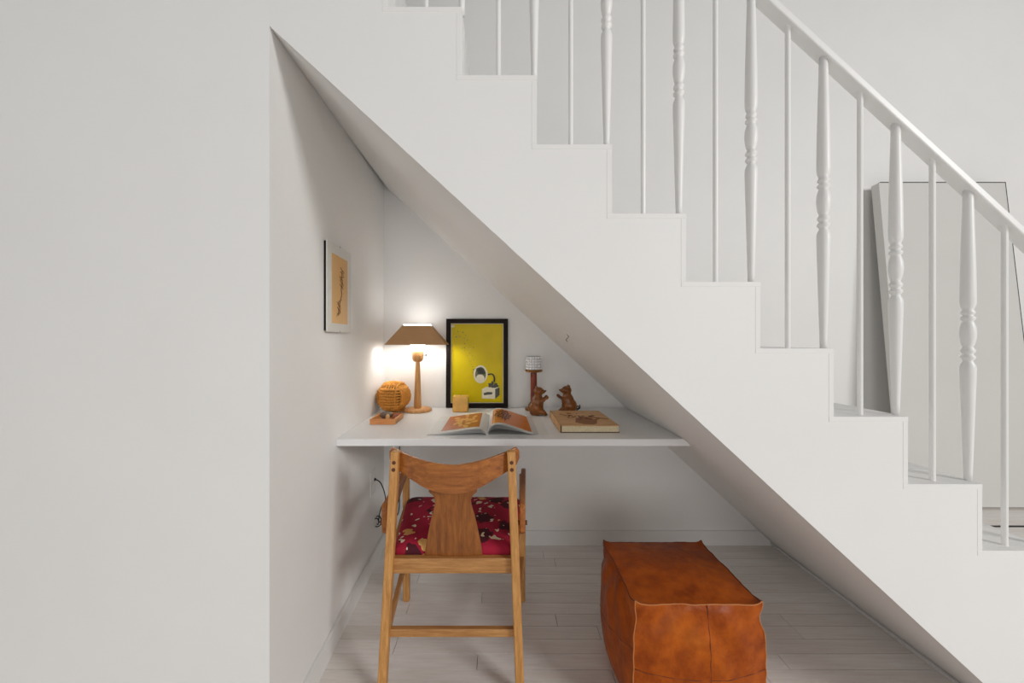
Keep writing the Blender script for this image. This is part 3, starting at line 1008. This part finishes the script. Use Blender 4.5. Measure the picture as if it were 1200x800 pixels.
link('backing', wbox(.004, wl - .004, wz0 + .004, wz1 - .004, .0005, .009), M['frame'], wpic)
link('mount', wbox(0, wl, wz0, wz1, .009, .0125), M['mat_white'], wpic, bevel=.0005, bseg=1)
a0 = (.645 - D0) * DB; a1 = (.7185 - D0) * DB
link('inner_lip', wbox(a0 - .012, a1 + .004, EYE + 11.6 * U, EYE + 12.6 * U, .0125, .016), M['paper'], wpic)
pr2 = link('print', wbox(a0, a1, EYE + 12.6 * U, EYE + 66 * U, .0125, .0131), M['ochre'], wpic)
random.seed(5)
aw = a1 - a0
def wcurve(pts, r):
    link('drawn_line', tube(NB(), smoothpath([wp(a0 + aw * u, EYE + z * U, .0133) for u, z in pts], 5), r, 5), M['sepia'], pr2)
wcurve([(.36, 19), (.40, 24), (.50, 31), (.58, 36), (.56, 41), (.62, 46), (.58, 51), (.64, 56)], .0018)
wcurve([(.46, 20), (.44, 26), (.52, 32)], .0009)
for u, z in ((.38, 20), (.42, 23), (.44, 26), (.40, 28), (.47, 30), (.58, 42), (.60, 45), (.56, 48), (.62, 50), (.60, 53), (.64, 55)):
    s = random.choice((-1, 1))
    wcurve([(u, z), (u + s * .06, z + 1.4), (u + s * .11, z + random.uniform(.5, 3.2))], .0014)
    wcurve([(u, z), (u - s * .05, z + .8), (u - s * .09, z - random.uniform(.5, 2))], .0012)
link('clip', wbox(wl / 2 - .004, wl / 2 + .004, wz1 - .004, wz1 + .002, .0, .014), M['clear'], wpic)
link('clip', wbox(wl / 2 - .004, wl / 2 + .004, wz0 - .002, wz0 + .004, .0, .014), M['clear'], wpic)

# ------------------------------------------------------------------ hook under the stair
M['steel'] = plain('dull steel', (120, 118, 114), .35, metal=.6)
hD = .712
hp = pt(669, 394, hD)
hx = Vector((soffit_x((hp.z - EYE) / U) * U, hp.y, hp.z))
sn = Vector((-SL, 0, -1)).normalized()
pts = [hx + Vector((0, 0, 0)), hx + sn * .012, hx + sn * .022 + Vector((.002, 0, -.003)), hx + sn * .026 + Vector((-.004, 0, .006)), hx + sn * .018 + Vector((-.012, 0, .014))]
pts = [hx - sn * .001, hx + sn * .019, hx + sn * .020 + Vector((.004, 0, -.004)), hx + sn * .014 + Vector((.010, 0, -.010))]
pts = [hx + Vector((-.012, 0, .013)) - sn * .0005, hx + Vector((0, 0, 0)) + sn * .002, hx + sn * .018, hx + sn * .019 + Vector((.006, 0, -.006))]
tag(link('cup_hook', tube(NB(), pts, .0016, 8), M['steel'], org=hx), 'small steel hook screwed into the sloping stair underside', 'hook')

# ------------------------------------------------------------------ chair
cx = -33.0
chair = empty('armchair', W(cx, .68, -240), 'wooden armchair with curved backrest and crimson floral seat at the desk', 'chair')
chs = []
# rear posts
for s in (-1, 1):
    a = W(cx + s * 46.6, .575, -240); b_ = W(cx + s * 40.8, .604, -78.5)
    po = link('rear_leg', bar(NB(), a, b_, .027, .030), M['oak'], chair, bevel=.004)
    for f_ in (.955, .925):
        q_ = a.lerp(b_, f_) + Vector((0, -.0155, 0))
        link('plug', tube(NB(), [q_ + Vector((0, .003, 0)), q_ + Vector((0, -.0006, 0))], .0062, 12), M['teak_dark'], po)
# front legs, up to the arms
for s in (-1, 1):
    a = W(cx + s * 53.2, .787, -240); b_ = W(cx + s * 53.6, .787, -124)
    link('front_leg', bar(NB(), a, b_, .026, .028), M['oak'], chair, bevel=.005)
# arms: upright boards, deep behind and slim in front
for s in (-1, 1):
    prof = [(.601, -119), (.606, -116.5), (.63, -117), (.70, -118.5), (.775, -118), (.795, -119.5), (.797, -123), (.79, -126), (.74, -129), (.68, -134), (.64, -139.5), (.615, -140), (.603, -136)]
    def ax(D): return cx + s * (46.6 + (D - .60) / .19 * 6.0)
    bm = NB()
    prism(bm, [W(ax(D), D, z) for D, z in prof], (s * .019, 0, 0))
    ar = link('armrest', bm, M['teak_y'], chair, bevel=.004)
    q_ = W(ax(.612), .612, -131)
    link('bolt', tube(NB(), [q_ + Vector((-s * .02, 0, 0)), q_ + Vector((s * .0245, 0, 0))], .0075, 12), M['teak_dark'], ar)
# seat rails
def railbox(xa, Da, xb, Db_, z0, z1, th_, name, mat):
    a0_ = W(xa, Da, 0); b0_ = W(xb, Db_, 0)
    dr = (b0_ - a0_); dr.z = 0; dr.normalize()
    nn = Vector((-dr.y, dr.x, 0)) * th_ / 2
    P_ = []
    for z in (z0, z1):
        zz = EYE + z * U
        for q_ in (a0_ - nn, b0_ - nn, b0_ + nn, a0_ + nn):
            P_.append(Vector((q_.x, q_.y, zz)))
    return link(name, hexa(NB(), P_), mat, chair, bevel=.003)
railbox(cx - 41.5, .597, cx + 41.5, .597, -162, -151.5, .024, 'seat_rail', M['oak_x'])
railbox(cx - 50.5, .787, cx + 50.5, .787, -162, -151.5, .022, 'seat_rail', M['oak_x'])
for s in (-1, 1):
    railbox(cx + s * 43.5, .603, cx + s * 53, .78, -162, -151.5, .02, 'seat_rail', M['oak_y'])
    railbox(cx + s * 44.6, .592, cx + s * 53.2, .78, -203, -198, .016, 'stretcher', M['oak_y'])
railbox(cx - 43, .588, cx + 43, .588, -203.5, -198, .018, 'stretcher', M['oak_x'])
# seat pad: domed trapezoid with rounded corners
def seat():
    bm = NB()
    def ring(inset, z):
        y0_, y1_ = .6025 * DB + inset, .795 * DB - inset
        w0, w1 = 42.0 * U - inset, 52 * U - inset
        rb_, rf_ = .012, max(.035 - inset * .4, .012)
        pts = []
        for (sx, yy, ww, a0_) in ((1, y0_, w0, -90), (1, y1_, w1, 0), (-1, y1_, w1, 90), (-1, y0_, w0, 180)):
            rr = rb_ if yy == y0_ else rf_
            ccx = cx * U + sx * (ww - rr); ccy = yy + (rr if yy == y0_ else -rr)
            for k in range(7):
                a = math.radians(a0_ + 90 * k / 6)
                pts.append((ccx + rr * math.cos(a), ccy + rr * math.sin(a), z))
        return [bm.verts.new(p_) for p_ in pts]
    zb_ = EYE - 153.0 * U
    spec = [(.004, 0), (.0, .006), (-.001, .014), (.0, .025), (.008, .034), (.025, .040), (.06, .044), (.10, .046), (.15, .047)]
    rings = [ring(i, zb_ + z) for i, z in spec]
    bm.faces.new(rings[0][::-1])
    for a, b_ in zip(rings, rings[1:]):
        n = len(a)
        for k in range(n):
            j = (k + 1) % n
            bm.faces.new((a[k], a[j], b_[j], b_[k]))
    bm.faces.new(rings[-1])
    return bm
tag(link('seat', seat(), M['fabric'], chair, smooth=True), 'crimson seat pad with cream flowers')
# crest rail: bent board dipping in the middle
def crest():
    bm = NB()
    N = 40
    fr, bk = [], []
    for i in range(N + 1):
        u = -1 + 2 * i / N
        au = abs(u)
        x = cx + 47 * u
        D = .580 + .036 * au ** 1.8
        zt_ = -85.5 + 9.0 * au ** 1.7
        if au > .46:
            zb_ = -101 + (au - .46) / .54 * 11.5
        else:
            zb_ = -101 - 4.2 * (1 - (au / .46) ** 2)
        e_ = max(0, (au - .93) / .07)
        rnd = 4.0 * (1 - math.sqrt(max(0, 1 - e_ * e_)))
        zt_ -= rnd; zb_ += rnd
        cv = []
        M_ = 6
        for k in range(M_ + 1):
            cv.append(zb_ + (zt_ - zb_) * k / M_)
        fr.append([bm.verts.new(W(x, D, z)) for z in cv])
        bk.append([bm.verts.new(W(x, D, z) + Vector((0, .014, 0))) for z in cv])
    for i in range(N):
        for k in range(6):
            bm.faces.new((fr[i][k], fr[i + 1][k], fr[i + 1][k + 1], fr[i][k + 1]))
            bm.faces.new((bk[i][k + 1], bk[i + 1][k + 1], bk[i + 1][k], bk[i][k]))
        bm.faces.new((fr[i][0], bk[i][0], bk[i + 1][0], fr[i + 1][0]))
        bm.faces.new((fr[i][6], fr[i + 1][6], bk[i + 1][6], bk[i][6]))
    for col_ in (0, N):
        for k in range(6):
            bm.faces.new((fr[col_][k], fr[col_][k + 1], bk[col_][k + 1], bk[col_][k]))
    return bm
link('crest_rail', crest(), M['teak_x'], chair, bevel=.003, smooth=False)
# splat
def splat():
    half = [(-151.5, 20.3), (-146, 19.6), (-138, 18.2), (-130, 16.6), (-122, 14.8), (-118, 13.6), (-114, 12.6), (-111, 12.4), (-108.6, 13.2), (-106.6, 14.8), (-105.4, 16.3), (-104.6, 16.8), (-103.2, 16.4), (-101, 15.2), (-98, 15)]
    bm = NB()
    rows_ = []
    for z, h in half:
        D = .598 - (z + 151.5) / 55 * .012 + .001
        rows_.append([bm.verts.new(W(cx + .4 + sx * h, D, z) + Vector((0, dy, 0))) for sx, dy in ((-1, 0), (-.33, -.003), (.33, -.003), (1, 0), (1, .012), (-1, .012))])
    for a, b_ in zip(rows_, rows_[1:]):
        for k in range(6):
            j = (k + 1) % 6
            bm.faces.new((a[k], a[j], b_[j], b_[k]))
    bm.faces.new(rows_[0][::-1]); bm.faces.new(rows_[-1])
    return bm
link('back_splat', splat(), M['teak'], chair, bevel=.0015)

# ------------------------------------------------------------------ leather pouf
px0, px1 = 82.5 * U, 160.5 * U
py0, py1 = .522 * DB, .681 * DB
PH = .362
pc = Vector(((px0 + px1) / 2, (py0 + py1) / 2, 0))
hx_, hy_ = (px1 - px0) / 2, (py1 - py0) / 2
pouf = empty('leather_pouf', pc, 'square tan leather pouf with stitched edges on the floor', 'pouf')
from mathutils import noise as mnoise
def cushion(x, y, z):
    """cube coordinates in [-1,1] -> point of the stuffed pouf"""
    bxx = .17 * (1 - y * y) * math.sqrt(max(0, 1 - z * z)) * x
    byy = .15 * (1 - x * x) * math.sqrt(max(0, 1 - z * z)) * y
    mid = 1 - z * z
    neck = .05 * math.exp(-((z - .74) / .13) ** 2) * (x * x * y * y) ** 2
    X = hx_ * (x * (1 - neck + .035 * mid - (.10 if z < 0 else 0) * z ** 4) + bxx)
    Y = hy_ * (y * (1 - neck + .03 * mid - (.10 if z < 0 else 0) * z ** 4) + byy)
    Z = PH * (z + 1) / 2
    if z > 0:
        corner = (x * x * y * y)
        Z += z ** 6 * (.010 * corner ** 8 - .003 + .012 * (1 - x * x) * (1 - y * y))
    n_ = mnoise.noise(Vector((x * 1.7, y * 1.7, z * 1.7 + 3.1)))
    damp = (1 - abs(x) ** 8 * abs(y) ** 8)
    w_ = .006 * n_ * damp
    X += w_ * x; Y += w_ * y
    # creases falling away from the upper corners
    if z > -.2:
        cr = .006 * math.sin(9 * (abs(x) + abs(y)) * 1.2 + 7 * z) * max(0, z + .2) * (1 - z ** 8)
        if abs(abs(x) - 1) < 1e-6: X += cr * x * (1 - y ** 4)
        elif abs(abs(y) - 1) < 1e-6: Y += cr * y * (1 - x ** 4)
    return pc + Vector((X, Y, max(Z, 0)))
def panel_mesh(fn, N=32):
    bm = NB()
    g_ = [[bm.verts.new(cushion(*fn(-1 + 2 * i / N, -1 + 2 * j / N))) for j in range(N + 1)] for i in range(N + 1)]
    for i in range(N):
        for j in range(N):
            bm.faces.new((g_[i][j], g_[i + 1][j], g_[i + 1][j + 1], g_[i][j + 1]))
    return bm
link('top_panel', panel_mesh(lambda a, b_: (a, b_, 1)), M['leather'], pouf, smooth=True)
link('bottom_panel', panel_mesh(lambda a, b_: (a, b_, -1), 8), M['leather'], pouf, smooth=True)
fp = None
for fn in (lambda a, b_: (a, -1, b_), lambda a, b_: (a, 1, b_), lambda a, b_: (-1, a, b_), lambda a, b_: (1, a, b_)):
    o = link('side_panel', panel_mesh(fn), M['leather'], pouf, smooth=True)
    fp = fp or o
def seam(fn, r, name, mat, par, N=44, wob=.0009):
    P_ = []
    for i in range(N + 1):
        t_ = -1 + 2 * i / N
        v = cushion(*fn(t_))
        v += Vector((mnoise.noise(v * 40), mnoise.noise(v * 40 + Vector((9, 0, 0))), mnoise.noise(v * 40 + Vector((0, 9, 0))))) * wob * 2
        P_.append(v)
    link(name, tube(NB(), P_, r, 6), mat, par, smooth=True)
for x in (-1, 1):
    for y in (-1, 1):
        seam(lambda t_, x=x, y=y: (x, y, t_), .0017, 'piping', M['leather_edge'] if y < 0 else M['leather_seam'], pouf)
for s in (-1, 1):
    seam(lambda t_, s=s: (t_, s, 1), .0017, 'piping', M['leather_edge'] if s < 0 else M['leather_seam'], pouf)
    seam(lambda t_, s=s: (s, t_, 1), .0019, 'piping', M['leather_seam'], pouf)
seam(lambda t_: (.1 + .02 * t_, -1, t_), .0011, 'seam', M['leather_seam'], fp)
seam(lambda t_: (t_, -1, -.05 + .06 * t_ * t_), .0010, 'seam', M['leather_seam'], fp)
seam(lambda t_: (-1, t_, .05 - .25 * t_), .0010, 'seam', M['leather_seam'], fp)
